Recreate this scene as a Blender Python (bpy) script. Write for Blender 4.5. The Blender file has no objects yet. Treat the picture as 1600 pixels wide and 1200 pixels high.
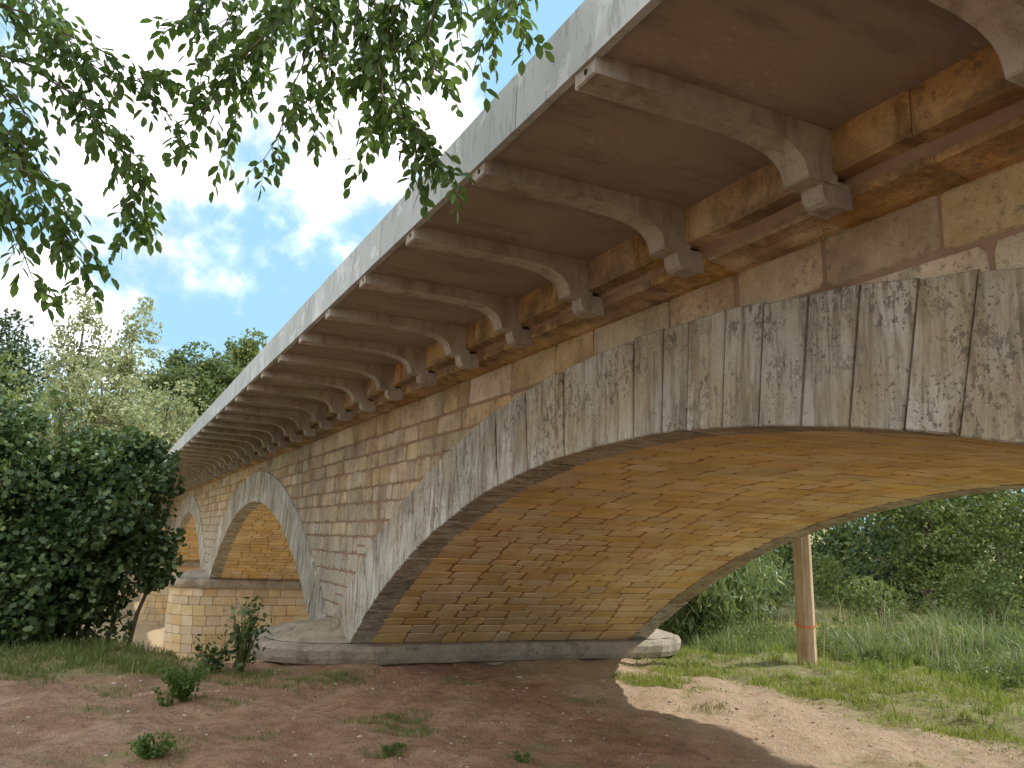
import bpy, math, random
import numpy as np
from mathutils import Vector, Matrix
random.seed(7); rng=np.random.default_rng(7)
sc=bpy.context.scene
sc.view_settings.view_transform='Standard'; sc.view_settings.look='None'; sc.view_settings.exposure=0

# ---------------------------------------------------------------- helpers
def link(o,parent=None):
    sc.collection.objects.link(o)
    if parent: o.parent=parent
    return o
def empty(name):
    o=bpy.data.objects.new(name,None); return link(o)
def mesh_obj(name,V,F,mat,parent=None,smooth=False):
    me=bpy.data.meshes.new(name); me.from_pydata([tuple(v) for v in V],[],F); me.materials.append(mat)
    if smooth: me.polygons.foreach_set('use_smooth',[True]*len(me.polygons))
    me.update(); return link(bpy.data.objects.new(name,me),parent)
def poly_np(name,V,k,mat,parent=None):
    n=len(V)//k; me=bpy.data.meshes.new(name)
    me.vertices.add(n*k); me.vertices.foreach_set('co',np.asarray(V,dtype=np.float32).ravel())
    me.loops.add(n*k); me.loops.foreach_set('vertex_index',np.arange(n*k,dtype=np.int32))
    me.polygons.add(n); me.polygons.foreach_set('loop_start',np.arange(n,dtype=np.int32)*k)
    me.polygons.foreach_set('loop_total',np.full(n,k,dtype=np.int32))
    me.materials.append(mat); me.update(calc_edges=True); me.validate()
    return link(bpy.data.objects.new(name,me),parent)
def idx_np(name,V,Fq,mat,parent=None):
    me=bpy.data.meshes.new(name); me.vertices.add(len(V)); me.vertices.foreach_set('co',np.asarray(V,dtype=np.float32).ravel())
    m=len(Fq); me.loops.add(m*4); me.loops.foreach_set('vertex_index',np.asarray(Fq,dtype=np.int32).ravel())
    me.polygons.add(m); me.polygons.foreach_set('loop_start',np.arange(m,dtype=np.int32)*4)
    me.polygons.foreach_set('loop_total',np.full(m,4,dtype=np.int32))
    me.materials.append(mat); me.update(calc_edges=True); me.validate()
    return link(bpy.data.objects.new(name,me),parent)

class NT:
    def __init__(s,name):
        s.m=bpy.data.materials.new(name); s.m.use_nodes=True; s.t=s.m.node_tree; s.t.nodes.clear()
        s.out=s.n('ShaderNodeOutputMaterial')
    def n(s,t,**k):
        x=s.t.nodes.new(t)
        for a,b in k.items(): setattr(x,a,b)
        return x
    def l(s,a,b): s.t.links.new(a,b)
    def val(s,sock,v):
        if hasattr(v,'is_linked'): s.l(v,sock)
        else: sock.default_value=v
    def coord(s,scale=(1,1,1)):
        tc=s.n('ShaderNodeTexCoord'); mp=s.n('ShaderNodeMapping'); mp.inputs['Scale'].default_value=scale
        s.l(tc.outputs['Object'],mp.inputs['Vector']); return mp.outputs[0]
    def noise(s,sc_,det=4,rough=.55,vec=None,dist=0):
        x=s.n('ShaderNodeTexNoise'); x.inputs['Scale'].default_value=sc_; x.inputs['Detail'].default_value=min(det,4)
        x.inputs['Roughness'].default_value=rough; x.inputs['Distortion'].default_value=dist
        s.l(vec if vec is not None else s.coord(),x.inputs['Vector']); return x.outputs['Fac']
    def ramp(s,f,stops):
        r=s.n('ShaderNodeValToRGB'); e=r.color_ramp.elements
        while len(e)<len(stops): e.new(.5)
        for i,(p,c) in enumerate(stops): e[i].position=p; e[i].color=(c[0],c[1],c[2],1)
        s.l(f,r.inputs[0]); return r.outputs[0]
    def step(s,f,a,b):
        r=s.n('ShaderNodeMapRange'); r.interpolation_type='SMOOTHSTEP'; r.inputs[1].default_value=a; r.inputs[2].default_value=b
        s.l(f,r.inputs[0]); return r.outputs[0]
    def math(s,op,a,b=0.0,c=None):
        m=s.n('ShaderNodeMath',operation=op); s.val(m.inputs[0],a); s.val(m.inputs[1],b)
        if c is not None: s.val(m.inputs[2],c)
        return m.outputs[0]
    def mix(s,f,a,b,mode='MIX'):
        m=s.n('ShaderNodeMix',data_type='RGBA',blend_type=mode)
        s.val(m.inputs[0],f)
        for sk,v in((m.inputs[6],a),(m.inputs[7],b)):
            if isinstance(v,tuple): sk.default_value=(v[0],v[1],v[2],1)
            else: s.l(v,sk)
        return m.outputs[2]
    def island(s):
        return s.n('ShaderNodeNewGeometry').outputs['Random Per Island']
    def bright(s,col,f):
        m=s.n('ShaderNodeHueSaturation'); s.l(col,m.inputs['Color']); s.val(m.inputs['Value'],f); return m.outputs[0]
    def bsdf(s,col,rough=.9,bump=None,bs=.5,bd=.02,spec=.3,metal=0):
        p=s.n('ShaderNodeBsdfPrincipled')
        if isinstance(col,tuple): p.inputs['Base Color'].default_value=(*col,1)
        else: s.l(col,p.inputs['Base Color'])
        s.val(p.inputs['Roughness'],rough); p.inputs['Specular IOR Level'].default_value=spec; p.inputs['Metallic'].default_value=metal
        if bump is not None:
            b=s.n('ShaderNodeBump'); b.inputs['Strength'].default_value=bs; b.inputs['Distance'].default_value=bd
            s.l(bump,b.inputs['Height']); s.l(b.outputs[0],p.inputs['Normal'])
        s.l(p.outputs[0],s.out.inputs[0]); return p

def stone_mat(name,c_lo,c_mid,c_hi,stain,stain_amt=.5,stain_scale=1.2,var=.35,bd=.012,lichen=None,grey=None,zdark=None,hv=.02,bs=.8):
    s=NT(name); co=s.coord()
    n1=s.noise(2.2,4,.6,co); n2=s.noise(14,4,.65,co); n3=s.noise(60,3,.6,co)
    col=s.ramp(n1,[(.3,c_lo),(.5,c_mid),(.7,c_hi)])
    col=s.mix(s.math('MULTIPLY',s.step(n2,.35,.75),.45),col,c_hi)
    isl=s.island()
    hs=s.n('ShaderNodeHueSaturation'); s.l(col,hs.inputs['Color'])
    s.l(s.math('MULTIPLY_ADD',isl,var*1.6,1-var),hs.inputs['Value'])
    i2=s.math('FRACT',s.math('MULTIPLY',isl,17.3)); s.l(s.math('MULTIPLY_ADD',i2,.4,.78),hs.inputs['Saturation'])
    s.l(s.math('MULTIPLY_ADD',s.math('FRACT',s.math('MULTIPLY',isl,53.1)),hv,.5-hv/2),hs.inputs['Hue'])
    col=hs.outputs[0]
    sp=s.n('ShaderNodeSeparateXYZ'); s.l(co,sp.inputs[0])
    if grey is not None:
        gcol,zlo,zhi,amt=grey
        nz=s.math('ADD',sp.outputs[2],s.math('MULTIPLY',s.noise(1.1,3,.6,co),1.6))
        g=s.math('SUBTRACT',1.0,s.step(nz,zlo+.8,zhi+.8)); col=s.mix(s.math('MULTIPLY',g,amt),col,gcol)
    st=s.noise(stain_scale,4,.7,s.coord((1,1,.55)),.3)
    col=s.mix(s.math('MULTIPLY',s.step(st,.46,.68),stain_amt),col,stain)
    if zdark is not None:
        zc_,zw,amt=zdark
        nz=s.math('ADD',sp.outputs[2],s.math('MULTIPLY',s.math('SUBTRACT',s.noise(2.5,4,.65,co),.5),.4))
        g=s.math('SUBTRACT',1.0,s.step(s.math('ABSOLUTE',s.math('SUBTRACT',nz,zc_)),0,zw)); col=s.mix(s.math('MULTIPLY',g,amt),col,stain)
    if lichen is not None:
        lm=s.math('MULTIPLY',s.step(s.noise(16,4,.75,co,.3),.52,.63),s.step(s.noise(1.7,3,.5,co),.38,.60))
        col=s.mix(s.math('MULTIPLY',lm,.6),col,lichen)
    col=s.mix(s.math('MULTIPLY',s.step(n3,.45,.8),.3),col,stain)
    h=s.math('ADD',s.math('MULTIPLY',n2,.9),s.math('MULTIPLY',n3,.35))
    s.bsdf(col,.92,h,bs,bd,.2); return s.m
def leaf_mat(name,dark,mid,light,trans=.3,rough=.45,tcol=None):
    s=NT(name); isl=s.island()
    f=s.math('MULTIPLY_ADD',s.noise(.9,1,.5),.8,s.math('MULTIPLY_ADD',isl,.6,-.2))
    col=s.ramp(f,[(.2,dark),(.5,mid),(.85,light)])
    p=s.n('ShaderNodeBsdfPrincipled'); s.l(col,p.inputs['Base Color']); p.inputs['Roughness'].default_value=rough; p.inputs['Specular IOR Level'].default_value=.3
    t=s.n('ShaderNodeBsdfTranslucent'); s.l(s.mix(.5,col,tcol or (light[0]*1.3,light[1]*1.4,light[2]*.6)),t.inputs[0])
    m=s.n('ShaderNodeMixShader'); m.inputs[0].default_value=trans; s.l(p.outputs[0],m.inputs[1]); s.l(t.outputs[0],m.inputs[2]); s.l(m.outputs[0],s.out.inputs[0]); return s.m

# ---------------------------------------------------------------- materials
M_sp=stone_mat('spandrel_stone',(.32,.225,.125),(.48,.36,.215),(.60,.48,.32),(.15,.105,.065),.55,1.6,.30,.025,(.13,.105,.075),((.42,.395,.335),1.1,3.0,.75))
M_bar=stone_mat('vault_stone',(.60,.42,.20),(.72,.53,.275),(.80,.63,.38),(.46,.29,.13),.4,.8,.14,.018,hv=.014)
M_pier=stone_mat('pier_stone',(.50,.36,.20),(.60,.455,.275),(.66,.54,.37),(.30,.21,.13),.35,.9,.14,.014)
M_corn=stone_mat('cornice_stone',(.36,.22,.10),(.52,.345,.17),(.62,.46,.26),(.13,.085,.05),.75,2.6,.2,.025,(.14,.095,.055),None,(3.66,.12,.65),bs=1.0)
M_ledge=stone_mat('ledge_stone',(.30,.25,.18),(.40,.34,.26),(.48,.42,.33),(.14,.11,.075),.65,2.2,.1,.04,(.12,.10,.08))
def mortar(name,c1,c2):
    s=NT(name); n=s.noise(22,4,.7); col=s.ramp(s.noise(3,4,.6),[(.3,c1),(.7,c2)]); s.bsdf(col,.97,n,.8,.02,.1); return s.m
M_mort=mortar('spandrel_mortar',(.22,.14,.09),(.33,.225,.155))
M_mortb=mortar('vault_mortar',(.30,.155,.075),(.42,.24,.12))
M_mortc=mortar('sandy_mortar',(.34,.24,.15),(.44,.33,.21))
s=NT('voussoir_render'); co=s.coord(); cs=s.coord((1,2.8,.32))
col=s.ramp(s.noise(1.6,4,.62,co),[(.28,(.36,.32,.255)),(.5,(.48,.45,.385)),(.72,(.61,.585,.525))])
isl=s.island(); col=s.bright(col,s.math('MULTIPLY_ADD',isl,.3,.80))
col=s.mix(s.math('MULTIPLY',s.step(s.noise(4.5,4,.72,cs,.2),.43,.64),.8),col,(.19,.155,.11))
col=s.mix(s.math('MULTIPLY',s.step(s.noise(1.0,3,.5,co),.48,.7),.5),col,(.36,.275,.165))
pe=s.noise(19,4,.8,s.coord((1,1,.7)),.35); msk=s.step(s.noise(1.9,4,.6,co),.44,.60)
pm=s.math('MULTIPLY',s.step(pe,.545,.575),msk)
pe2=s.math('MULTIPLY',s.step(s.noise(46,4,.7,co),.59,.64),s.step(s.noise(2.6,4,.6,co),.42,.6))
pm=s.math('MAXIMUM',pm,pe2)
col=s.mix(s.math('MULTIPLY',pm,.75),col,(.13,.11,.085))
n2=s.noise(38,4,.7,co); h=s.math('SUBTRACT',s.math('MULTIPLY',n2,.5),s.math('MULTIPLY',pm,.6))
s.bsdf(col,.9,h,.8,.014,.2); M_vou=s.m
s=NT('bracket_concrete'); co=s.coord()
col=s.ramp(s.noise(2.3,4,.6,co),[(.3,(.33,.285,.23)),(.55,(.45,.40,.335)),(.75,(.54,.49,.42))])
col=s.mix(s.math('MULTIPLY',s.step(s.noise(7,4,.72,s.coord((1,1,.3))),.45,.68),.55),col,(.19,.15,.11))
col=s.mix(s.math('MULTIPLY',s.step(s.noise(35,4,.7,co),.58,.66),.4),col,(.15,.12,.10))
s.bsdf(col,.88,s.noise(45,3,.6,co),.5,.008,.2); M_brk=s.m
s=NT('deck_soffit'); co=s.coord()
col=s.ramp(s.noise(.9,4,.6,co),[(.3,(.27,.22,.18)),(.7,(.36,.30,.25))])
col=s.mix(s.math('MULTIPLY',s.step(s.noise(20,4,.8,co),.57,.63),s.math('MULTIPLY',s.step(s.noise(1.3,2,.5,co),.45,.62),.6)),col,(.48,.44,.39))
col=s.mix(s.math('MULTIPLY',s.step(s.noise(3,4,.7,s.coord((.5,2,1))),.46,.70),.55),col,(.17,.135,.11))
s.bsdf(col,.85,s.noise(30,3,.6,co),.3,.004,.2); M_sof=s.m
s=NT('fascia_panel'); co=s.coord(); cs=s.coord((1,1.8,.6))
col=s.ramp(s.noise(1.1,4,.6,cs),[(.3,(.38,.40,.39)),(.55,(.47,.49,.475)),(.75,(.55,.57,.55))])
col=s.bright(col,s.math('MULTIPLY_ADD',s.island(),.22,.86))
col=s.mix(s.math('MULTIPLY',s.step(s.noise(6,4,.75,cs,.4),.52,.60),.6),col,(.27,.275,.25))
col=s.mix(s.math('MULTIPLY',s.step(s.noise(2.6,4,.65,co,.4),.58,.62),.55),col,(.66,.67,.66))
s.bsdf(col,.6,s.noise(20,3,.6,co),.3,.006,.3); M_fas=s.m
s=NT('hole_shade_black'); s.bsdf((.015,.013,.012),.9); M_blk=s.m
s=NT('asphalt'); s.bsdf((.05,.05,.05),.9); M_asp=s.m
# ---------------------------------------------------------------- BRIDGE
bridge=empty('stone_arch_bridge')
XN,XF=3.5,8.65; YC0,PITCH=5.0,17.29; ZI=-10.4; RI=13.0; ZE=-10.7; RE=14.05; HC=7.40; ZSP=.287
KS=[-1,0,1,2,3]; XM=(XN+XF)/2
Y0B=YC0-PITCH-8.645; Y1B=YC0+3*PITCH+8.645
ZTOP=3.60
def intr(dy): return ZI+math.sqrt(max(RI*RI-dy*dy,0))
def extr(dy): return ZE+math.sqrt(max(RE*RE-dy*dy,0))
def dyof(y):
    k=round((y-YC0)/PITCH); return y-(YC0+k*PITCH)
class Acc:
    def __init__(s): s.V=[]; s.F=[]
    def block(s,u0,u1,v0,v1,mp,h=0.,base=-.03,gap=.007,jit=.008,bev=.009,cut=.02,tl=.006):
        r=random.uniform
        u0+=gap;u1-=gap;v0+=gap;v1-=gap
        c=[(u0+r(-jit,jit),v0+r(-jit,jit)),(u1+r(-jit,jit),v0+r(-jit,jit)),(u1+r(-jit,jit),v1+r(-jit,jit)),(u0+r(-jit,jit),v1+r(-jit,jit))]
        pts=[]
        for i in range(4):
            p=c[i];a=c[i-1];b=c[(i+1)%4]
            for q in (a,b):
                d=math.hypot(q[0]-p[0],q[1]-p[1])+1e-6; t=cut*r(.4,1.4)/d
                pts.append((p[0]+(q[0]-p[0])*t,p[1]+(q[1]-p[1])*t))
        cu=(u0+u1)/2;cv=(v0+v1)/2;hu=max((u1-u0)/2,.02);hv=max((v1-v0)/2,.02)
        n0=len(s.V)
        tilt=r(-tl,tl);tilv=r(-tl,tl)*.7
        for (u,v) in pts: s.V.append(mp(u,v,base))
        for (u,v) in pts: s.V.append(mp(u,v,h-bev*.9))
        for (u,v) in pts:
            a=cu+(u-cu)*(1-bev/hu);b=cv+(v-cv)*(1-bev/hv)
            s.V.append(mp(a,b,h+tilt*(a-cu)/hu+tilv*(b-cv)/hv))
        for ring in (0,8):
            for i in range(8):
                j=(i+1)%8; s.F.append((n0+ring+i,n0+ring+j,n0+ring+8+j,n0+ring+8+i))
        s.F.append(tuple(n0+16+i for i in range(8)))
    def prism(s,P,Q):
        n0=len(s.V);n=len(P); s.V+=list(P)+list(Q)
        for i in range(n):
            j=(i+1)%n; s.F.append((n0+i,n0+j,n0+n+j,n0+n+i))
        s.F.append(tuple(n0+i for i in range(n))); s.F.append(tuple(n0+n+i for i in reversed(range(n))))
    def make(s,name,mat,**k): return mesh_obj(name,s.V,s.F,mat,bridge,**k)
def side(sgn):
    return (lambda y,z,h:(XN-h,y,z)) if sgn==0 else (lambda y,z,h:(XF+h,y,z))
A=Acc(); ys=np.arange(Y0B,Y1B+.01,.25)
for sd in (0,1):
    mp=side(sd)
    for a,b in zip(ys[:-1],ys[1:]):
        def zb(y):
            d=dyof(y); return intr(d)+.03 if abs(d)<HC else ZSP-.1
        n0=len(A.V); A.V+=[mp(a,zb(a),-.006),mp(b,zb(b),-.006),mp(b,ZTOP+.05,-.006),mp(a,ZTOP+.05,-.006)]; A.F.append((n0,n0+1,n0+2,n0+3))
A.make('spandrel_mortar_bed',M_mort)
A=Acc()
rows=[];z=ZSP
while z<ZTOP-.40:
    h=random.uniform(.22,.32); rows.append((z,z+h)); z+=h
rows.append((z,ZTOP))
for sd in (0,1):
    mp=side(sd)
    for ri,(z0,z1) in enumerate(rows):
        y=Y0B
        while y<Y1B:
            L=random.uniform(.22,.52) if z0<2.8 else random.uniform(.38,.95)
            if ri==len(rows)-1: L=random.uniform(.6,1.2)
            y1=min(y+L,Y1B)
            if y1-y>.12:
                ok=True
                for q in (y,(y+y1)/2,y1):
                    d=dyof(q)
                    if z0<intr(d)+.06 and abs(d)<HC+.3: ok=False
                if z1<min(extr(dyof(y)),extr(dyof(y1)))-.02: ok=False
                if ok:
                    if random.random()<.15 and z1-z0>.24 and L>.4:
                        zm=(z0+z1)/2; A.block(y,y1,z0,zm,mp,random.uniform(-.001,.008),tl=.004,gap=.010); A.block(y,y1,zm,z1,mp,random.uniform(-.001,.008),tl=.004,gap=.010)
                    else: A.block(y,y1,z0,z1,mp,random.uniform(-.001,.010),gap=random.uniform(.009,.018),jit=.012,cut=.04,tl=.004,bev=.010)
            y=y1
A.make('spandrel_stones',M_sp)
A=Acc(); TH=math.asin(HC/RI); NV=47
def rex(th):
    c=math.cos(th); return -.3*c+math.sqrt(.09*c*c+RE*RE-.09)
for sd in (0,1):
    X0,sg=(XN,-1) if sd==0 else (XF,1)
    for k in KS:
        yc=YC0+k*PITCH
        e=[-TH+2*TH*i/NV+(random.uniform(-.0022,.0022) if 0<i<NV else 0) for i in range(NV+1)]
        for i in range(NV):
            t0,t1=e[i]+.0006,e[i+1]-.0006
            fx=X0+sg*(.035+random.uniform(-.008,.008)); bx=X0-sg*.32
            def P(t,r,x): return (x,yc+r*math.sin(t),ZI+r*math.cos(t))
            b=.009; dr=random.uniform(-.006,.006)
            i0,i1=RI+dr,rex(t0)+random.uniform(-.012,.015)
            i2=rex(t1)+random.uniform(-.012,.015)
            o=[(t0,i0),(t1,i0),(t1,i2),(t0,i1)]
            inn=[(t0+b/RI,i0+b),(t1-b/RI,i0+b),(t1-b/RI,i2-b),(t0+b/RI,i1-b)]
            n0=len(A.V)
            A.V+=[P(t,r,bx) for t,r in o]+[P(t,r,fx-sg*b) for t,r in o]+[P(t,r,fx+random.uniform(-.003,.003)) for t,r in inn]
            for ring in (0,4):
                for q in range(4):
                    j=(q+1)%4; A.F.append((n0+ring+q,n0+ring+j,n0+ring+4+j,n0+ring+4+q))
            A.F.append((n0+8,n0+9,n0+10,n0+11)); A.F.append((n0,n0+1,n0+2,n0+3))
        for s2 in (-1,1):
            xs=[rex(TH)*math.sin(TH)+.01,8.05,8.28,8.47,8.64]
            for a_,b_ in zip(xs[:-1],xs[1:]):
                fx=X0+sg*(.03+random.uniform(-.006,.006)); bx=X0-sg*.2
                tri=[(HC+.012,ZSP+.004),(a_+.008,extr(a_)),(b_-.006,extr(b_))]
                if b_>8.6: tri=[(HC+.02,ZSP+.004),(a_+.008,extr(a_)),(b_-.003,extr(b_)),(b_-.003,ZSP+.004)]
                A.prism([(fx,yc+s2*y,z) for y,z in tri],[(bx,yc+s2*y,z) for y,z in tri])
A.make('voussoirs',M_vou)
A=Acc(); B=Acc()
for k in KS:
    yc=YC0+k*PITCH; arc=2*TH*RI
    mp=lambda u,v,h,yc=yc:(u,yc+(RI-h)*math.sin(v/RI),ZI+(RI-h)*math.cos(v/RI))
    n=70
    for i in range(n):
        v0=-arc/2+arc*i/n; v1=-arc/2+arc*(i+1)/n
        n0=len(B.V); B.V+=[mp(XN+.05,v0,-.007),mp(XF-.05,v0,-.007),mp(XF-.05,v1,-.007),mp(XN+.05,v1,-.007)]; B.F.append((n0,n0+1,n0+2,n0+3))
    v=-arc/2
    while v<arc/2-.05:
        hh=random.uniform(.18,.25); v1=min(v+hh,arc/2)
        if arc/2-v1<.1: v1=arc/2
        u=XN+.325+random.uniform(-.06,0)
        while u<XF-.33:
            u1=u+random.uniform(.26,.62)
            if XF-.325-u1<.25: u1=XF-.325
            A.block(u,u1,v,v1,mp,random.uniform(-.001,.004),gap=random.uniform(.007,.015),jit=.013,bev=.008,cut=.032,base=-.02,tl=.0025)
            u=u1
        v=v1
A.make('vault_stones',M_bar); B.make('vault_mortar_bed',M_mortb)
PB=Acc(); PC=Acc(); LG=Acc()
HW=(PITCH-2*HC)/2; CW=1.12
def outline(off,n=18):
    pts=[]
    hw=HW+off; cw=CW+off
    for i in range(n+1):
        a=math.pi*i/n; pts.append((XN-cw*math.sin(a), hw*math.cos(a)))
    m=14
    for i in range(1,m): pts.append((XN+(XF-XN)*i/m,-hw))
    for i in range(n+1):
        a=math.pi*i/n; pts.append((XF+cw*math.sin(a), -hw*math.cos(a)))
    for i in range(1,m): pts.append((XF-(XF-XN)*i/m,hw))
    return pts
class Path:
    def __init__(s,pts):
        s.p=pts+[pts[0]]; s.c=[0]
        for a,b in zip(s.p[:-1],s.p[1:]): s.c.append(s.c[-1]+math.hypot(b[0]-a[0],b[1]-a[1]))
        s.L=s.c[-1]
    def at(s,u,h):
        u=u%s.L; i=max(0,min(len(s.p)-2,int(np.searchsorted(s.c,u,side='right'))-1))
        a,b=s.p[i],s.p[i+1]; d=s.c[i+1]-s.c[i]+1e-9; t=(u-s.c[i])/d
        nx,ny=(b[1]-a[1])/d,-(b[0]-a[0])/d
        x,y=a[0]+(b[0]-a[0])*t,a[1]+(b[1]-a[1])*t
        if nx*(x-max(XN,min(XF,x)))+ny*y<0: nx,ny=-nx,-ny
        return x+nx*h,y+ny*h
pth=Path(outline(0,18))
for k in [-2]+KS:
    yp=YC0+(k+.5)*PITCH
    zlow=-3.2
    ring=outline(-.07); n0=len(PC.V); N=len(ring)
    for (x,y) in ring: PC.V.append((x,yp+y,zlow))
    for (x,y) in ring: PC.V.append((x,yp+y,ZSP-.02))
    for i in range(N): PC.F.append((n0+i,n0+(i+1)%N,n0+N+(i+1)%N,n0+N+i))
    PC.F.append(tuple(n0+N+i for i in range(N)))
    z=ZSP-.26
    while z>zlow:
        h=random.uniform(.26,.36); u=random.uniform(0,.4); ue=u+pth.L
        while u<ue-.05:
            x_,y_=pth.at(u+.2,0); curved=x_<XN-.02 or x_>XF+.02
            u1=u+(random.uniform(.30,.44) if curved else random.uniform(.4,.9))
            if ue-u1<.25: u1=ue
            PB.block(u,u1,z-h,z,lambda a,b,c:(pth.at(a,c)[0],yp+pth.at(a,c)[1],b),random.uniform(-.002,.006),gap=.006,jit=.005,bev=.007,base=-.09,tl=.003)
            u=u1
        z-=h
    prof=[(.06,ZSP-.30),(.13,ZSP-.27),(.17,ZSP-.19),(.185,ZSP-.08),(.15,ZSP-.015),(.08,ZSP+.004),(.0,ZSP+.006)]
    n0=len(LG.V)
    wob=[random.uniform(-.025,.022) for _ in range(N)]; wz=[random.uniform(-.016,.010) for _ in range(N)]
    for qi,(o,z) in enumerate(prof):
        rg=outline(o)
        for i,(x,y) in enumerate(rg):
            cx=max(XN,min(XF,x)); dx,dy=x-cx,y; L_=math.hypot(dx,dy); kx=1+wob[i]/L_+random.uniform(-.008,.008)/L_
            if qi==len(prof)-1: kx=1
            LG.V.append((cx+dx*kx,yp+dy*kx,z+(wz[i] if 0<qi<6 else 0)))
    for q in range(len(prof)-1):
        for i in range(N): LG.F.append((n0+q*N+i,n0+q*N+(i+1)%N,n0+(q+1)*N+(i+1)%N,n0+(q+1)*N+i))
    LG.F.append(tuple(n0+i for i in range(N)))
    for sgn,X0 in ((-1,XN),(1,XF)):
        n0=len(LG.V); n=14
        LG.V.append((X0-sgn*.05,yp,ZSP+.26))
        for fr,zz in ((.5,.15),(1.,.004)):
            for i in range(n+1):
                a=math.pi*i/n; LG.V.append((X0+sgn*(CW+.06)*fr*math.sin(a),yp+(HW+.06)*fr*math.cos(a),ZSP+zz+random.uniform(-.02,.02)*(fr<.9)+random.uniform(0,.015)))
        for i in range(n):
            LG.F.append((n0,n0+1+i,n0+2+i)); LG.F.append((n0+1+i,n0+2+i,n0+n+3+i,n0+n+2+i))
PB.make('pier_stones',M_pier); PC.make('pier_core',M_mortc); LG.make('impost_ledges',M_ledge)
A=Acc()
for ya,yb in ((Y0B-6,Y0B+.02),(Y1B-.02,Y1B+8)):
    A.prism([(XN,ya,-3.2),(XF,ya,-3.2),(XF,yb,-3.2),(XN,yb,-3.2)],[(XN,ya,3.7),(XF,ya,3.7),(XF,yb,3.7),(XN,yb,3.7)])
A.make('abutments',M_sp)
A=Acc()
prof=[(3.10,3.94),(3.10,3.70),(3.108,3.685),(3.205,3.68),(3.22,3.672),(3.235,3.665),(3.24,3.60),(3.25,3.59),(3.36,3.58),(3.40,3.57),(3.44,3.56),(3.62,3.56),(3.62,3.94)]
for sd in (0,1):
    y=Y0B-5
    while y<Y1B+7:
        L=random.uniform(.6,1.2); dx=random.uniform(-.007,.007); dz=random.uniform(-.006,.006); g=.0022; m=4
        rings=[]
        for q in range(m+1):
            ex=-.004 if q in (0,m) else 0
            pr=[((x+dx-ex*(1)+random.uniform(-.004,.004) if i<9 else x), z+(dz+random.uniform(-.005,.005) if 0<i<9 else 0)) for i,(x,z) in enumerate(prof)]
            yy_=y+g+(L-2*g)*(0,.04,.5,.96,1)[q]
            rings.append([((2*XM-x) if sd else x,yy_,z) for x,z in pr])
        n0=len(A.V); n=len(prof)
        for r_ in rings: A.V+=r_
        for q in range(m):
            for i in range(n): j=(i+1)%n; A.F.append((n0+q*n+i,n0+q*n+j,n0+(q+1)*n+j,n0+(q+1)*n+i))
        A.F.append(tuple(n0+i for i in range(n))); A.F.append(tuple(n0+m*n+i for i in reversed(range(n))))
        y+=L
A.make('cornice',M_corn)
A=Acc()
for sd in (0,1):
    q=[(3.116,3.93),(3.116,3.72),(3.20,3.70),(3.252,3.62),(3.36,3.60),(3.6,3.59),(3.6,3.93)]
    if sd: q=[(2*XM-x,z) for x,z in q]
    A.prism([(x,Y0B-5,z) for x,z in q],[(x,Y1B+7,z) for x,z in q])
A.make('cornice_joints',M_mort)
A=Acc(); H=Acc(); C2=Acc()
bp=[(1.715,3.95),(1.715,3.832),(2.20,3.836),(2.50,3.836),(2.68,3.828),(2.80,3.805),(2.875,3.77),(2.92,3.725),(2.94,3.68),(2.95,3.64),(3.13,3.635),(3.13,3.95)]
cp=[(3.055,3.65),(3.055,3.605),(3.06,3.575),(3.075,3.55),(3.10,3.535),(3.13,3.53),(3.24,3.53),(3.24,3.65)]
yb=2.866-1.178*int((2.866-(Y0B-4))/1.178)
BY=[]
while yb<Y1B+5: BY.append(yb); yb+=1.178
BW=.17
for y in BY:
    for sd in (0,1):
        f=(lambda x:x) if sd==0 else (lambda x:2*XM-x)
        A.prism([(f(x),y,z) for x,z in bp],[(f(x),y+BW,z) for x,z in bp])
        C2.prism([(f(x),y+.012,z) for x,z in cp],[(f(x),y+BW-.012,z) for x,z in cp])
        ring=[(math.cos(a)*.014,math.sin(a)*.014) for a in np.linspace(0,2*math.pi,10,endpoint=False)]
        H.prism([(f(1.712),y+.088+a,3.874+b) for a,b in ring],[(f(1.76),y+.088+a,3.874+b) for a,b in ring])  # solid black plug, its colour painting the shade inside the bracket-end hole
for acc,nm,mt,w in ((A,'deck_brackets',M_brk,.007),(C2,'bracket_corbels',M_brk,.008)):
    o=acc.make(nm,mt); m=o.modifiers.new('b','BEVEL'); m.width=w; m.segments=2; m.limit_method='ANGLE'; m.angle_limit=math.radians(50)
H.make('bracket_hole_plugs',M_blk)
A=Acc(); Yd0,Yd1=Y0B-5,Y1B+7
for ya,yb_ in zip([Yd0]+[b+BW-.004 for b in BY],[b+BW-.012 for b in BY]+[Yd1]):
    if yb_-ya<.1: continue
    A.prism([(1.745,ya,3.92),(2*XM-1.745,ya,3.92),(2*XM-1.745,yb_,3.92),(1.745,yb_,3.92)],[(1.745,ya,4.10),(2*XM-1.745,ya,4.10),(2*XM-1.745,yb_,4.10),(1.745,yb_,4.10)])
A.make('deck_slab',M_sof)
A=Acc(); A.prism([(1.75,Yd0,3.96),(2*XM-1.75,Yd0,3.96),(2*XM-1.75,Yd1,3.96),(1.75,Yd1,3.96)],[(1.75,Yd0,4.13),(2*XM-1.75,Yd0,4.13),(2*XM-1.75,Yd1,4.13),(1.75,Yd1,4.13)])
A.make('road_surface',M_asp)
A=Acc()
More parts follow.
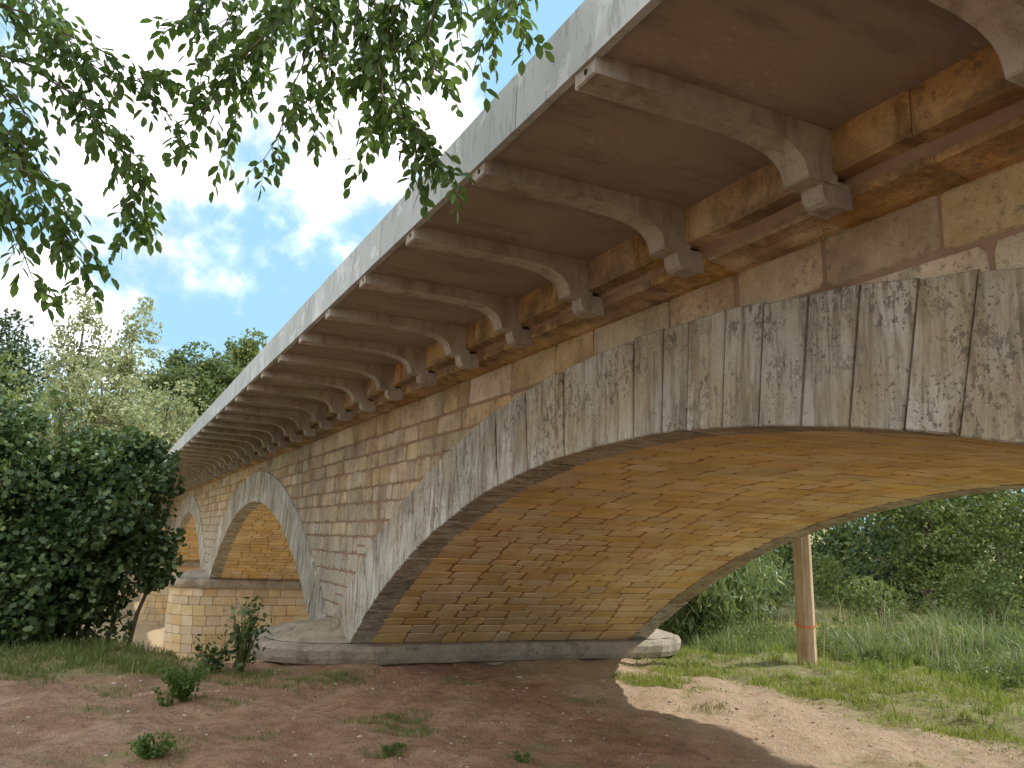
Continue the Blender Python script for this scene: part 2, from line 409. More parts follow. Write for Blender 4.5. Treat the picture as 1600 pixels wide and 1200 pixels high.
for sd in (0,1):
    f=(lambda x:x) if sd==0 else (lambda x:2*XM-x)
    y=Yd0
    while y<Yd1:
        L=2.356 if y>Yd0 else 1.3; dx=random.uniform(-.004,.004)
        q=[(1.70+dx,3.905),(1.70+dx,4.225),(1.712,4.236),(1.95,4.236),(1.95,4.12),(1.742,4.12),(1.742,3.905)]
        A.prism([(f(x),y+.004,z) for x,z in q],[(f(x),y+L-.004,z) for x,z in q]); y+=L
A.make('deck_fascia',M_fas)

# ---------------------------------------------------------------- GROUND
def sst(a,b,x):
    t=np.clip((x-a)/(b-a),0,1); return t*t*(3-2*t)
def hgt(x,y):
    x=np.asarray(x,float); y=np.asarray(y,float)
    s_=y-(12.9+np.maximum(0,1.4-x)*1.7)
    drop=-2.9*sst(0,4.0,s_)*(1-sst(9.4,12.5,x))*(1-sst(62,74,y))
    bump=.035*np.sin(x*1.7+1.3*np.sin(y*.9))*np.cos(y*1.3+.7)+.02*np.sin(x*3.9+y*2.1)+.014*np.sin(7.3*x-5.1*y)+.009*np.sin(13*x+11*y)+.006*np.sin(19*x-14*y+2*np.sin(5*y))
    far=9*sst(75,170,y)
    right=.5*sst(11,20,x)*(1-sst(40,60,y))
    left=.18*sst(1.5,-3,x)*sst(9,14,y)
    return drop+bump+far+right+left-.01
gx=np.concatenate([[-600,-300,-150,-80,-50,-35,-25,-18],np.arange(-14,-4,.5),np.arange(-4,10,.09),np.arange(10,24,.4),[25,28,32,38,46,60,80,110,160,300,600]])
gy=np.concatenate([[-600,-200,-80,-40,-20,-10,-5],np.arange(-2,4,.5),np.arange(4,15,.09),np.arange(15,32,.4),np.arange(32,90,2.5),[95,105,115,125,135,145,155,165,175,200,260,400,800]])
GX,GY=np.meshgrid(gx,gy); GZ=hgt(GX,GY)
V=np.stack([GX.ravel(),GY.ravel(),GZ.ravel()],1); nx=len(gx); ny=len(gy)
ii=(np.arange(ny-1)[:,None]*nx+np.arange(nx-1)[None,:]).ravel()
s=NT('ground_earth'); co=s.coord(); sp=s.n('ShaderNodeSeparateXYZ'); s.l(co,sp.inputs[0])
n1=s.noise(.9,4,.62,co); n2=s.noise(5,4,.75,co); n3=s.noise(45,4,.7,co)
dirt=s.ramp(n1,[(.3,(.27,.15,.09)),(.5,(.38,.23,.145)),(.72,(.47,.32,.22))])
dirt=s.mix(s.math('MULTIPLY',s.step(n2,.42,.64),.65),dirt,(.20,.115,.07))
dirt=s.mix(s.math('MULTIPLY',s.step(n3,.50,.68),.5),dirt,(.50,.38,.28))
dirt=s.mix(s.math('MULTIPLY',s.step(s.noise(90,2,.6,co),.58,.66),.55),dirt,(.13,.085,.055))
xx=s.math('ADD',sp.outputs[0],s.math('MULTIPLY',s.math('SUBTRACT',n1,.5),2.2))
pale=s.math('MULTIPLY',s.step(xx,5.0,6.4),.85)  # pale bare strip, colour raised to bounce more light into the vault
dirt=s.mix(pale,dirt,s.mix(s.math('MULTIPLY',s.step(n3,.52,.66),.35),s.ramp(n2,[(.3,(.46,.335,.22)),(.7,(.62,.50,.36))]),(.30,.21,.14)))
gr=s.ramp(n2,[(.3,(.15,.155,.05)),(.7,(.32,.30,.13))])
gm=s.math('MULTIPLY',s.step(xx,7.9,8.9),.85)
yy=s.math('ADD',sp.outputs[1],s.math('MULTIPLY',s.math('SUBTRACT',n1,.5),3.0))
xl=s.math('SUBTRACT',1.0,s.step(sp.outputs[0],.6,2.0))
gl=s.math('MULTIPLY',s.math('MULTIPLY',s.step(yy,11.2,12.4),xl),.8)
gsp=s.math('MULTIPLY',s.step(s.noise(.7,4,.65,s.coord((1,1.4,1))),.56,.66),.5)
g=s.math('MAXIMUM',s.math('MAXIMUM',gm,gl),gsp)
bed=s.math('SUBTRACT',1.0,s.step(sp.outputs[2],-1.6,-.5))
col=s.mix(g,dirt,gr); col=s.mix(bed,col,(.50,.39,.25))
h=s.math('ADD',s.math('MULTIPLY',n2,1.3),s.math('MULTIPLY',n3,.5))
s.bsdf(col,.95,h,1.0,.06,.15)
ground=idx_np('ground',V,np.stack([ii,ii+1,ii+1+nx,ii+nx],1),s.m)
ground.data.polygons.foreach_set('use_smooth',[True]*len(ground.data.polygons))

# ---------------------------------------------------------------- VEGETATION
def unit(v): return v/np.maximum(np.linalg.norm(v,axis=-1,keepdims=True),1e-9)
def rhombi(P,size,up=None,nrm=None,aspect=.55,upj=.6):
    n=len(P); d=unit(rng.normal(size=(n,3))) if up is None else unit(up+rng.normal(size=(n,3))*upj)
    nn=unit(rng.normal(size=(n,3)) if nrm is None else nrm+rng.normal(size=(n,3))*.7)
    sd=unit(np.cross(d,nn)); sz=size*rng.uniform(.6,1.3,(n,1))
    a=P-d*sz*.5; b=P+sd*sz*aspect*.5; c=P+d*sz*.5; e=P-sd*sz*aspect*.5
    return np.stack([a,b,c,e],1).reshape(-1,3)
def crown(c,r,ncl,nl,cr,size,flat=.75,fill=.25,low=-.7,down=0,aspect=.55):
    c=np.array(c,float); r=np.array(r,float)
    d=unit(rng.normal(size=(ncl,3))); d[:,2]=np.maximum(d[:,2],low*rng.uniform(.6,1,ncl))
    rad=np.where(rng.random(ncl)<fill,rng.uniform(.2,.7,ncl),rng.uniform(.72,1.08,ncl))
    C=c+d*rad[:,None]*r
    crr=cr*rng.uniform(.55,1.4,(ncl,1,1))
    q=unit(rng.normal(size=(ncl,nl,3)))*rng.uniform(.35,1,(ncl,nl,1))**.5
    q[:,:,2]*=flat
    P=C[:,None,:]+q*crr
    nr=unit(q+np.array([0,0,.6]))
    return rhombi(P.reshape(-1,3),size,up=np.tile(np.array([[0,0,-down]]),(ncl*nl,1)) if down else None,nrm=nr.reshape(-1,3),aspect=aspect),C
def tube(acc,pts,rad,n=8):
    pts=[Vector(p) for p in pts]; n0=len(acc.V)
    for i,p in enumerate(pts):
        t=(pts[min(i+1,len(pts)-1)]-pts[max(i-1,0)]).normalized()
        a=t.orthogonal().normalized() if abs(t.z)<.9 else Vector((1,0,0)).cross(t).normalized(); b=t.cross(a)
        for k in range(n):
            an=2*math.pi*k/n; acc.V.append(tuple(p+(a*math.cos(an)+b*math.sin(an))*rad[i]))
    for i in range(len(pts)-1):
        for k in range(n):
            acc.F.append((n0+i*n+k,n0+i*n+(k+1)%n,n0+(i+1)*n+(k+1)%n,n0+(i+1)*n+k))
s=NT('bark'); col=s.ramp(s.noise(6,4,.65,s.coord((1,1,.3))),[(.3,(.10,.08,.06)),(.7,(.25,.20,.16))]); s.bsdf(col,.95,s.noise(18,4,.7,s.coord((1,1,.25))),.9,.03,.1); M_bark=s.m
M_elm=leaf_mat('elm_leaf',(.04,.075,.016),(.07,.13,.028),(.14,.215,.055),.40,.40,(.26,.40,.06))
M_bush=leaf_mat('shrub_leaf',(.026,.052,.018),(.052,.09,.03),(.13,.18,.065),.22,.36)
M_tree=leaf_mat('tree_leaf',(.07,.10,.03),(.14,.18,.055),(.24,.28,.10),.3,.5)
M_pop=leaf_mat('poplar_leaf',(.20,.22,.11),(.31,.33,.18),(.42,.43,.26),.3,.5)
M_dk=leaf_mat('dark_leaf',(.03,.055,.025),(.065,.10,.045),(.11,.15,.07),.2,.55)
M_wd=leaf_mat('woodland_leaf',(.05,.08,.03),(.10,.14,.05),(.18,.22,.08),.3,.5)
M_reed=leaf_mat('reed_leaf',(.10,.145,.055),(.17,.22,.085),(.27,.31,.14),.3,.5)
M_grass=leaf_mat('grass_blade',(.14,.19,.035),(.23,.29,.06),(.36,.39,.12),.3,.5)
M_gdk=leaf_mat('grass_dull',(.08,.115,.03),(.14,.175,.05),(.23,.25,.10),.3,.6)
M_dry=leaf_mat('dry_stem',(.32,.26,.15),(.48,.41,.27),(.60,.54,.39),.2,.7)

elm=empty('elm_tree')
SPR=[[(-0.85,4.44,4.06),(-0.51,4.31,3.93),(-0.30,4.24,3.79),(-0.11,4.19,3.55),(-0.06,4.23,3.29),(-0.05,4.27,3.06)],
[(-0.88,4.41,4.30),(-0.54,4.27,4.17),(-0.19,4.14,4.00),(0,4.08,3.83),(0.15,4.06,3.58)],
[(-0.78,4.26,3.69),(-0.52,4.18,3.51),(-0.34,4.14,3.26),(-0.19,4.12,3.03),(-0.21,4.17,2.83)],
[(-0.73,4.19,3.40),(-0.56,4.14,3.21),(-0.43,4.13,2.96),(-0.34,4.13,2.77)],
[(-0.92,4.50,4.49),(-0.62,4.38,4.38),(-0.40,4.32,4.14),(-0.21,4.32,3.72)],
[(-.77,4.32,3.89),(-.58,4.28,3.70),(-.52,4.31,3.43),(-.29,4.28,3.03)],
[(.08,4.09,4.69),(.20,4.08,4.48),(.13,4.15,4.32),(-.04,4.24,4.26)],
[(.51,3.88,4.71),(.56,3.93,4.37),(.41,4.04,4.17),(.26,4.16,3.97),(.18,4.26,3.64)],
[(.64,3.72,4.65),(.66,3.79,4.28),(.63,3.85,4.03),(.58,3.93,3.78),(.50,4.02,3.50)],
[(.64,3.96,4.59),(.50,4.09,4.30),(.40,4.20,4.0),(.34,4.3,3.60)],
[(.81,3.63,4.66),(.86,3.70,4.23),(1.0,3.69,3.95),(.96,3.75,3.77),(.97,3.80,3.52)],
[(.86,3.53,4.5),(.98,3.59,3.93),(1.15,3.56,3.70),(1.18,3.63,3.36)],
[(.92,3.41,4.43),(1.01,3.49,3.82),(1.19,3.46,3.57),(1.36,3.42,3.36)],
[(1.15,3.27,4.53),(1.11,3.38,4.12),(1.19,3.38,3.92),(1.26,3.39,3.76)],
[(1.36,3.09,4.39),(1.34,3.15,4.16),(1.29,3.23,3.91)],
[(1.42,2.95,4.38),(1.37,3.03,4.13),(1.45,3.01,3.96)],
[(1.02,3.34,4.50),(0.97,3.43,4.17),(1.09,3.42,3.99)],
[(0.38,4.05,4.74),(0.33,4.13,4.45),(0.21,4.25,4.19),(0.19,4.32,3.93)],
[(0.76,3.78,4.63),(0.77,3.85,4.25),(0.78,3.91,3.97),(0.72,4.00,3.72)],
[(1.29,3.31,4.58),(1.26,3.37,4.34),(1.29,3.42,4.12)]]
W=Acc(); LP=[];LD=[];LN=[];LS=[]
def resample(P,step):
    P=[Vector(p) for p in P]; out=[]
    for a,b in zip(P[:-1],P[1:]):
        m=max(1,int((b-a).length/step))
        for i in range(m): out.append(a.lerp(b,i/m))
    out.append(P[-1]); return out
def leaves_on(pts,step,size):
    pts=resample(pts,step); sgn=1
    for i in range(len(pts)-1):
        t=(pts[i+1]-pts[i]).normalized(); up=Vector((random.gauss(0,.45),random.gauss(0,.45),1)).normalized()
        sd=t.cross(up).normalized()*sgn; sgn=-sgn
        d=(t*.55+sd*.75+Vector((0,0,-.35))+Vector((random.gauss(0,.2),random.gauss(0,.2),random.gauss(0,.2)))).normalized()
        LP.append(pts[i]); LD.append(d); n_=(up-d*up.dot(d)); n_+=Vector((random.gauss(0,.35),random.gauss(0,.35),random.gauss(0,.2))); LN.append(n_.normalized()); LS.append(size*random.uniform(.65,1.2))
    LP.append(pts[-1]);LD.append((pts[-1]-pts[-2]).normalized());LN.append(Vector((random.gauss(0,.5),random.gauss(0,.5),1)).normalized());LS.append(size)
def spray(P,lo=.1,r0=.006,twl=(.12,.28),size=.072):
    pts=resample(P,.06)
    pts=[p+Vector((random.gauss(0,.006),random.gauss(0,.006),random.gauss(0,.006))) for p in pts]
    n=len(pts); tube(W,pts,[r0*(1-.8*i/n) for i in range(n)],5)
    for i in range(max(1,int(n*lo)),n-1):
        t=(pts[i+1]-pts[i-1]).normalized()
        for rep in range(1 if random.random()<.7 else 2):
            side_=Vector((random.gauss(0,1),random.gauss(0,1),random.gauss(0,.5))); side_=(side_-t*side_.dot(t)).normalized()
            L=random.uniform(*twl)*(1.15-.6*i/n); d=(t*.7+side_*.8).normalized(); p=pts[i].copy(); tw=[p.copy()]
            for q in range(5):
                d=(d+Vector((0,0,-.15))).normalized(); p=p+d*L/5; tw.append(p.copy())
            tube(W,tw,[.0022-.0003*q for q in range(6)],3); leaves_on(tw,.035,size)
for P in SPR:
    spray(P)
    Q=[Vector(p)+Vector((random.gauss(0,.05),random.gauss(0,.08),random.gauss(0,.02)))*(i*.7) for i,p in enumerate(P[:max(2,len(P)-1)])]
    spray(Q,.05,.005,(.10,.26))
for i in range(34):
    a=random.uniform(-3.6,1.0); b=random.uniform(2.4,5.4); z=random.uniform(5.2,6.6)
    d=Vector((random.uniform(-.5,.5),random.uniform(-.4,.4),-.6)); p=Vector((a,b,z)); spray([p,p+d*.4,p+d*.7+Vector((0,0,-.15)),p+d*.8+Vector((0,0,-.45))],.05,.006,(.2,.35),.07)
tube(W,[(-3.1,3.2,-.1),(-3.05,3.25,.6),(-2.95,3.3,1.8),(-2.9,3.4,3.2),(-2.6,3.5,4.4),(-2.2,3.6,5.2)],[.24,.19,.165,.15,.12,.09],12)
for L_,r_ in (([(-2.6,3.5,4.4),(-1.9,3.9,4.75),(-1.3,4.3,4.75),(-.88,4.42,4.45)],(.07,.05,.03,.016)),
    ([(-1.3,4.3,4.75),(-1.05,4.35,4.3),(-.85,4.42,4.06)],(.03,.02,.012)),([(-1.05,4.35,4.3),(-.9,4.3,3.95),(-.78,4.26,3.69),(-.73,4.19,3.40)],(.02,.015,.012,.008)),
    ([(-2.2,3.6,5.2),(-1.2,3.9,5.5),(-.3,4.0,5.35),(.3,3.95,5.05),(.7,3.8,4.85),(1.1,3.45,4.8),(1.4,3.1,4.6)],(.09,.06,.045,.03,.022,.016,.01)),
    ([(-2.2,3.6,5.2),(-2.0,3.4,6.2),(-1.4,3.6,6.7)],(.09,.05,.02)),([(-1.2,3.9,5.5),(-.6,3.2,6.1),(.2,2.9,6.4)],(.05,.03,.015))):
    tube(W,L_,r_,8)
for P in SPR[6:]:
    p=Vector(P[0]); tube(W,[p+Vector((-.12,.0,.32)),p+Vector((-.04,0,.14)),p],[.012,.01,.008],5)
mesh_obj('elm_wood',W.V,W.F,M_bark,elm,True)
def elm_leaves(name,parent,mat):
    p=np.array([tuple(v) for v in LP]);d=np.array([tuple(v) for v in LD]);nn=np.array([tuple(v) for v in LN]);sz=np.array(LS)[:,None]
    sd=unit(np.cross(d,nn)); nn=unit(np.cross(sd,d)); w=.27
    vs=[p,p+(d*.3+sd*w*.85+nn*.07)*sz,p+(d*.68+sd*w*.8+nn*.06)*sz,p+(d*1.0-nn*.06)*sz,p+(d*.68-sd*w*.8+nn*.06)*sz,p+(d*.3-sd*w*.85+nn*.07)*sz]
    V=np.stack(vs,1).reshape(-1,3); b=np.arange(len(p))*6
    F=np.concatenate([np.stack([b,b+1,b+2,b+3],1),np.stack([b,b+3,b+4,b+5],1)])
    return idx_np(name,V,F,mat,parent)
elm_leaves('elm_leaves',elm,M_elm)

def hexleaf(V4,name,mat,parent):
    q=V4.reshape(-1,4,3); a,b,c,e=q[:,0],q[:,1],q[:,2],q[:,3]; d=c-a; s_=(b-e)/2; n_=unit(np.cross(d,s_))*np.linalg.norm(d,axis=1,keepdims=True)
    vs=[a,a+d*.22+s_*1.25+n_*.05,a+d*.5+s_*.9+n_*.03,a+d*.72+s_*1.05,c-n_*.1,a+d*.72-s_*1.05,a+d*.5-s_*.9+n_*.03,a+d*.22-s_*1.25+n_*.05]
    V=np.stack(vs,1).reshape(-1,3); b_=np.arange(len(q))*8
    F2=np.concatenate([np.stack([b_,b_+1,b_+2,b_+3],1),np.stack([b_,b_+3,b_+4,b_+5],1),np.stack([b_,b_+5,b_+6,b_+7],1)])
    return idx_np(name,V,F2,mat,parent)
shrub=empty('broadleaf_shrub'); parts=[]
for c,r,n in (((-1.0,15.6,2.3),(1.3,1.2,1.45),84),((-.05,15.3,1.9),(.85,1.0,1.3),52),((-2.6,15.8,2.4),(1.3,1.5,1.6),76),((-.35,15.3,.8),(1.35,1.2,.9),60),((-1.5,15.0,.9),(1.6,1.0,1.0),60),((.5,16.6,2.7),(.75,.9,.7),30),((-1.9,15.6,3.4),(.55,.6,.45),14),((.1,16.0,3.0),(.6,.5,.45),16),((-3.2,15.6,3.5),(.7,.6,.5),16),((.75,15.4,1.3),(.35,.5,.5),10)):
    v,_=crown(c,r,n,110,.38,.115,.85,.3,-.9); parts.append(v)
hexleaf(np.concatenate(parts),'shrub_leaves',M_bush,shrub)
A=Acc()
for i in range(16):
    x=random.uniform(-3.6,.6); y=random.uniform(15,16); h0=float(hgt(x,y)); tube(A,[(x,y,h0-.1),(x+random.uniform(-.3,.3),y,h0+1),(x+random.uniform(-.6,.6),y+random.uniform(-.4,.4),h0+2.3)],[.05,.035,.015],6)
mesh_obj('shrub_stems',A.V,A.F,M_bark,shrub,True)

def tree(name,base,top,r,mat,ncl,nl,cr,size,trunk_r=.2,low=-.8,fill=.25,extra=(),down=0,lump=0):
    e=empty(name); x,y=base; z0=float(hgt(x,y))
    rz=r[2]; cz_=top-rz
    parts=[];v,C=crown((x,y,cz_),r,ncl,nl,cr,size,fill=fill,low=low,down=down); parts.append(v)
    for i in range(lump):
        d=unit(rng.normal(size=3)); d[2]=abs(d[2])*.9-.2
        v,c=crown(np.array((x,y,cz_))+d*np.array(r)*.85,np.array(r)*.42,ncl//5,nl,cr,size); parts.append(v)
    for (ox,oy,oz,rr,k) in extra:
        v,c=crown((x+ox,y+oy,z0+oz),(rr,rr,rr*1.1),k,nl,cr,size); parts.append(v)
    poly_np('leaves',np.concatenate(parts),4,mat,e)
    A=Acc(); ps=[(x,y,z0-.2)]
    for i in range(1,6): ps.append((x+random.gauss(0,trunk_r*.35),y+random.gauss(0,trunk_r*.35),z0+(cz_+rz*.6-z0)*i/5))
    tube(A,ps,[trunk_r*(1-.16*i) for i in range(6)],9)
    for i in range(14):
        c=C[random.randrange(len(C))]; t=random.uniform(.3,.9); b=Vector(ps[0]).lerp(Vector(ps[-1]),t); cc=Vector(c)
        tube(A,[b,b.lerp(cc,.5)+Vector((0,0,-.1*(cc-b).length)),cc],[trunk_r*.35,trunk_r*.22,trunk_r*.07],5)
    mesh_obj('trunk_and_limbs',A.V,A.F,M_bark,e,True)
    return e
tree('poplar_tree',(-2.2,55),16.0,(1.4,1.4,6.5),M_pop,110,55,.65,.26,.25,-1,.35,down=-.6)
tree('poplar_tree',(.5,54),15.8,(1.4,1.4,6.5),M_pop,110,55,.65,.26,.25,-1,.35,down=-.6)
tree('poplar_tree',(-.6,52),12.0,(3.4,2.2,5.2),M_pop,130,60,.9,.28,.25,-1,.35)
tree('poplar_tree',(3.2,60),11.8,(2.6,2.0,5.2),M_pop,100,60,.9,.28,.25,-1,.35)
tree('pine_tree',(-7.2,68),17.8,(3.2,3,6.5),M_dk,120,60,1.0,.34,.3,-.9,.3)
tree('pine_tree',(-12,66),15.0,(3.4,3,6.0),M_dk,90,60,1.0,.34,.3,-.9,.3)
tree('oak_tree',(10.5,132),28.5,(6.2,6,7.5),M_wd,110,70,1.7,.7,.5,-.8,.2,lump=5)
tree('oak_tree',(18.5,138),33,(4.2,4,8),M_tree,80,60,1.6,.7,.5,-.8,.2,lump=4)
tree('oak_tree',(-5.5,45),9.0,(3.0,3,4.2),M_tree,100,65,.9,.28,.3,-.9,.2,lump=4)
tree('oak_tree',(2.2,72),12.5,(4,4,6),M_wd,100,65,1.2,.36,.3,-.9,.2,lump=4)
tree('oak_tree',(-11,47),9.6,(3.6,3,4.8),M_tree,80,60,1.0,.3,.3,-.9,.2,lump=3)
parts=[]
for i in range(46):
    a=random.uniform(-60,70); y=random.uniform(150,200)
    z=9+random.uniform(1,4); v,_=crown((a,y,z+2),(6,5,6),22,45,2.2,1.1); parts.append(v)
for i in range(30):
    x=random.uniform(-45,-8); y=random.uniform(50,100); z=float(hgt(x,y)); v,_=crown((x,y,z+3),(4,4,4.5),22,45,1.5,.6); parts.append(v)
poly_np('distant_woodland',np.concatenate(parts),4,M_wd)
tree('willow_tree',(20.6,16.2),5.9,(2.1,2.1,2.5),M_tree,120,80,.5,.14,.17,-.95,.3,extra=((0,0,1.3,.6,24),),lump=4)
tree('willow_tree',(23.0,11.5),6.2,(2.4,2.4,2.8),M_tree,110,80,.55,.15,.18,-.95,.3,lump=4)
tree('poplar_tree',(28.0,19),7.5,(3.2,3.2,3.8),M_wd,120,70,.75,.22,.22,-1,.3)
parts=[];parts2=[]
for j,(x,y,z,rx,rz,n) in enumerate(((17.3,21.5,1.4,1.8,1.7,60),(20,23.5,1.8,2.4,2.2,80),(24,25,2.4,3.0,3.0,80),(28,23,2.6,3.3,3.2,80),(31,16,2.7,3.6,3.3,80),(32,9,2.7,3.6,3.4,70),(30,4,2.6,3.6,3.2,60),(15.2,25,1.8,2.4,2.8,60),(12.5,28,2.0,2.8,3.4,60),(34,26,3.6,4.5,4.6,60),(22,32,4,5,5,60),(15,33,3.5,4,5,50),(23.5,19,1.3,2.0,1.6,56),(26.5,15,1.4,2.2,1.8,60),(24.5,22,1.2,2.2,1.6,50))):
    v,_=crown((x,y,z),(rx,rx*.9,rz),n,75,.7,.22,low=-1); (parts if j%3 else parts2).append(v)
poly_np('woodland',np.concatenate(parts),4,M_wd); poly_np('riverside_thicket',np.concatenate(parts2),4,M_dk)
parts=[]
for (x,y,z,rx,rz,n) in ((22.0,13.8,.9,1.3,1.0,40),(26,11.5,1.2,1.8,1.3,50),(20.5,10.4,.7,1.3,.9,40),(18.0,17.8,.6,1.0,.8,30),(27,8,1.2,2,1.3,40),(18.2,12.6,.45,.9,.7,28),(18.5,8.2,.6,1.2,.9,34),(16.6,10.2,.3,.7,.55,20),(19.3,14.6,.5,1.1,.7,30),(17.0,14.9,.35,.8,.5,20),(20.3,18.6,.6,1.3,.9,34),(22.5,17.0,.6,1.2,.9,30)):
    v,_=crown((x,y,z+.4),(rx,rx*.9,rz),n,75,.38,.11,low=-1); parts.append(v)
poly_np('bramble_thicket',np.concatenate(parts),4,M_tree)

def blades(X,Y,h,w,lean=.35):
    n=len(X); z0=hgt(X,Y); a=rng.uniform(0,2*np.pi,n); h=h*rng.uniform(.5,1.25,n)
    dx,dy=np.cos(a),np.sin(a); la=rng.uniform(0,2*np.pi,n); ll=h*lean*rng.uniform(.2,1.3,n)
    lx,ly=np.cos(la)*ll,np.sin(la)*ll; w=w*rng.uniform(.6,1.3,n)
    b0=np.stack([X-dx*w/2,Y-dy*w/2,z0-.01],1); b1=np.stack([X+dx*w/2,Y+dy*w/2,z0-.01],1)
    m1=np.stack([X+dx*w*.4+lx*.35,Y+dy*w*.4+ly*.35,z0+h*.6],1); m0=np.stack([X-dx*w*.4+lx*.35,Y-dy*w*.4+ly*.35,z0+h*.6],1)
    t1=np.stack([X+lx,Y+ly,z0+h*.98],1); t0=t1+np.stack([dx*w*.08,dy*w*.08,0*X],1)
    V=np.stack([b0,b1,m1,m0,t0,t1],1).reshape(-1,3); k=np.arange(n)*6
    F=np.concatenate([np.stack([k,k+1,k+2,k+3],1),np.stack([k+3,k+2,k+4,k+5],1)])
    return V,F
def blade_obj(name,sets,mat,parent=None):
    Vs=[];Fs=[];o=0
    for V,F in sets: Vs.append(V);Fs.append(F+o);o+=len(V)
    return idx_np(name,np.concatenate(Vs),np.concatenate(Fs),mat,parent)
def pf(X,Y,f=1.3): return np.sin(X*f+1.7*np.sin(Y*f*.8))+np.cos(Y*f*1.2+1.1*np.sin(X*f*.7))+.5*np.sin(3.1*X*f+2.3*Y*f)
def patchy(X,Y,f=1.3,th=0.): return pf(X,Y,f)>th
def clumped(n,x0,x1,y0,y1,per,sp):
    m=max(1,n//per); cx=rng.uniform(x0,x1,m); cy=rng.uniform(y0,y1,m); s_=sp*rng.uniform(.5,1.5,m)
    X=(cx[:,None]+rng.normal(size=(m,per))*s_[:,None]).ravel(); Y=(cy[:,None]+rng.normal(size=(m,per))*s_[:,None]).ravel(); hf=np.repeat(rng.uniform(.5,1.5,m),per); return X,Y,hf
n=32000; X=8.0+rng.gamma(1.6,2.2,n); Y=rng.uniform(3.5,17,n); edge=8.15+.35*np.sin(Y*1.9)+.2*np.sin(Y*4.7); k=(X>edge)&(X<22)&~((X-10.9)**2+(Y-10.95)**2<.02)&(patchy(X,Y,1.1,-.7))
X,Y=X[k],Y[k]; hh=(.035+.05*sst(9.0,12,X)+.08*sst(12,16,X))*(1+.5*np.clip(pf(X,Y,2.3),-1,2))
S=[blades(X,Y,np.maximum(hh,.02),.012,.6)]
X,Y,hf=clumped(14000,8.3,14,4,16,28,.09); k=X>8.2; S.append(blades(X[k],Y[k],(.09+.06*sst(9,12,X[k]))*hf[k],.012,.8))
n=9000; X=rng.uniform(6.6,9.2,n);Y=rng.uniform(4,13,n);k=patchy(X,Y,2.3,.9)&(X>7.2+.5*np.sin(Y*2)); S.append(blades(X[k],Y[k],.045,.01,.6))
n=4500; X=rng.uniform(6.8,8.6,n);Y=rng.uniform(9.6,11.2,n); k=(patchy(X,Y,3,.2)); S.append(blades(X[k],Y[k],.08,.01,.6))
blade_obj('meadow_grass',S,M_grass)
S=[]
X,Y,hf=clumped(7500,12.2,17,6.5,12.5,40,.14); k=X>11.9; S.append(blades(X[k],Y[k],.38*hf[k],.026,.8))
X,Y,hf=clumped(4000,10.4,13.5,12.4,16,35,.16); S.append(blades(X,Y,.26*hf,.015,.6))
blade_obj('tall_weeds',S,M_reed)
S=[]; X,Y,hf=clumped(500,12,17,6.5,14,10,.2); S.append(blades(X,Y,.60*hf,.012,.3)); blade_obj('dry_stalks',S,M_dry)
# broad-leaved low weeds in the meadow
m=90; parts=[]
for i in range(m):
    x=random.uniform(11.6,17); y=random.uniform(6.5,15); rr=random.uniform(.12,.32); z=float(hgt(x,y)); v,_=crown((x,y,z+rr*.6),(rr,rr,rr*.8),7,22,rr*.5,.06,low=-.6); parts.append(v)
poly_np('meadow_weeds',np.concatenate(parts),4,M_tree)
cl=[]
for (x,y,z,rx,rz,n) in ((12.2,15.6,.75,1.0,.85,50),(13.4,16.4,.95,1.2,1.15,60),(14.8,17.2,.9,1.1,1.0,50)):
    v,_=crown((x,y,z),(rx,rx,rz),n,80,.45,.30,low=-1,down=.8,aspect=.2); cl.append(v)
poly_np('giant_reed_clump',np.concatenate(cl),4,M_reed)
S=[]
n=13000; X=rng.uniform(-6,1.5,n);Y=rng.uniform(11.3,15.5,n); k=(Y>12.0+.5*np.sin(X*2.1)+.25*np.sin(X*5+1)-.35*np.clip(-X,0,3)) ; X,Y=X[k],Y[k]
S.append(blades(X,Y,.05+.08*sst(12.5,14.5,Y),.012,.6))
X,Y,hf=clumped(4000,-4,1.2,11.8,14.5,30,.08); S.append(blades(X,Y,.13*hf,.012,.8))
for (x,y,r,n_,h) in ((2.96,8.6,.38,700,.045),(2.9,8.05,.28,420,.045),(2.5,10.9,.55,800,.05),(.4,10.85,.3,220,.06),(3.1,11.2,.4,500,.06),(2.43,7.25,.16,150,.07),(1.43,9.83,.25,160,.05),(-.47,11.4,.3,200,.06),(1.5,8.3,.2,100,.04),(3.4,6.7,.12,70,.04),(5.6,9.2,.3,150,.04),(6.7,8.3,.25,200,.05),(1.9,11.6,.5,600,.08),(1.2,12.0,.5,700,.08),(.2,9.6,.2,80,.04),(0.7,7.9,.3,200,.05),(4.4,10.6,.35,180,.04)):
    a=rng.uniform(0,6.283,n_); q=r*np.sqrt(rng.random(n_))*(1+.4*np.sin(3*a)); S.append(blades(x+q*np.cos(a)*1.1,y+q*np.sin(a),h,.007,.6))
n=2600; X=rng.uniform(-1.5,6,n);Y=rng.uniform(6,12,n); k=patchy(X,Y,2.1,1.1); S.append(blades(X[k],Y[k],.03,.007,.7))
blade_obj('grass_tufts',S,M_gdk)
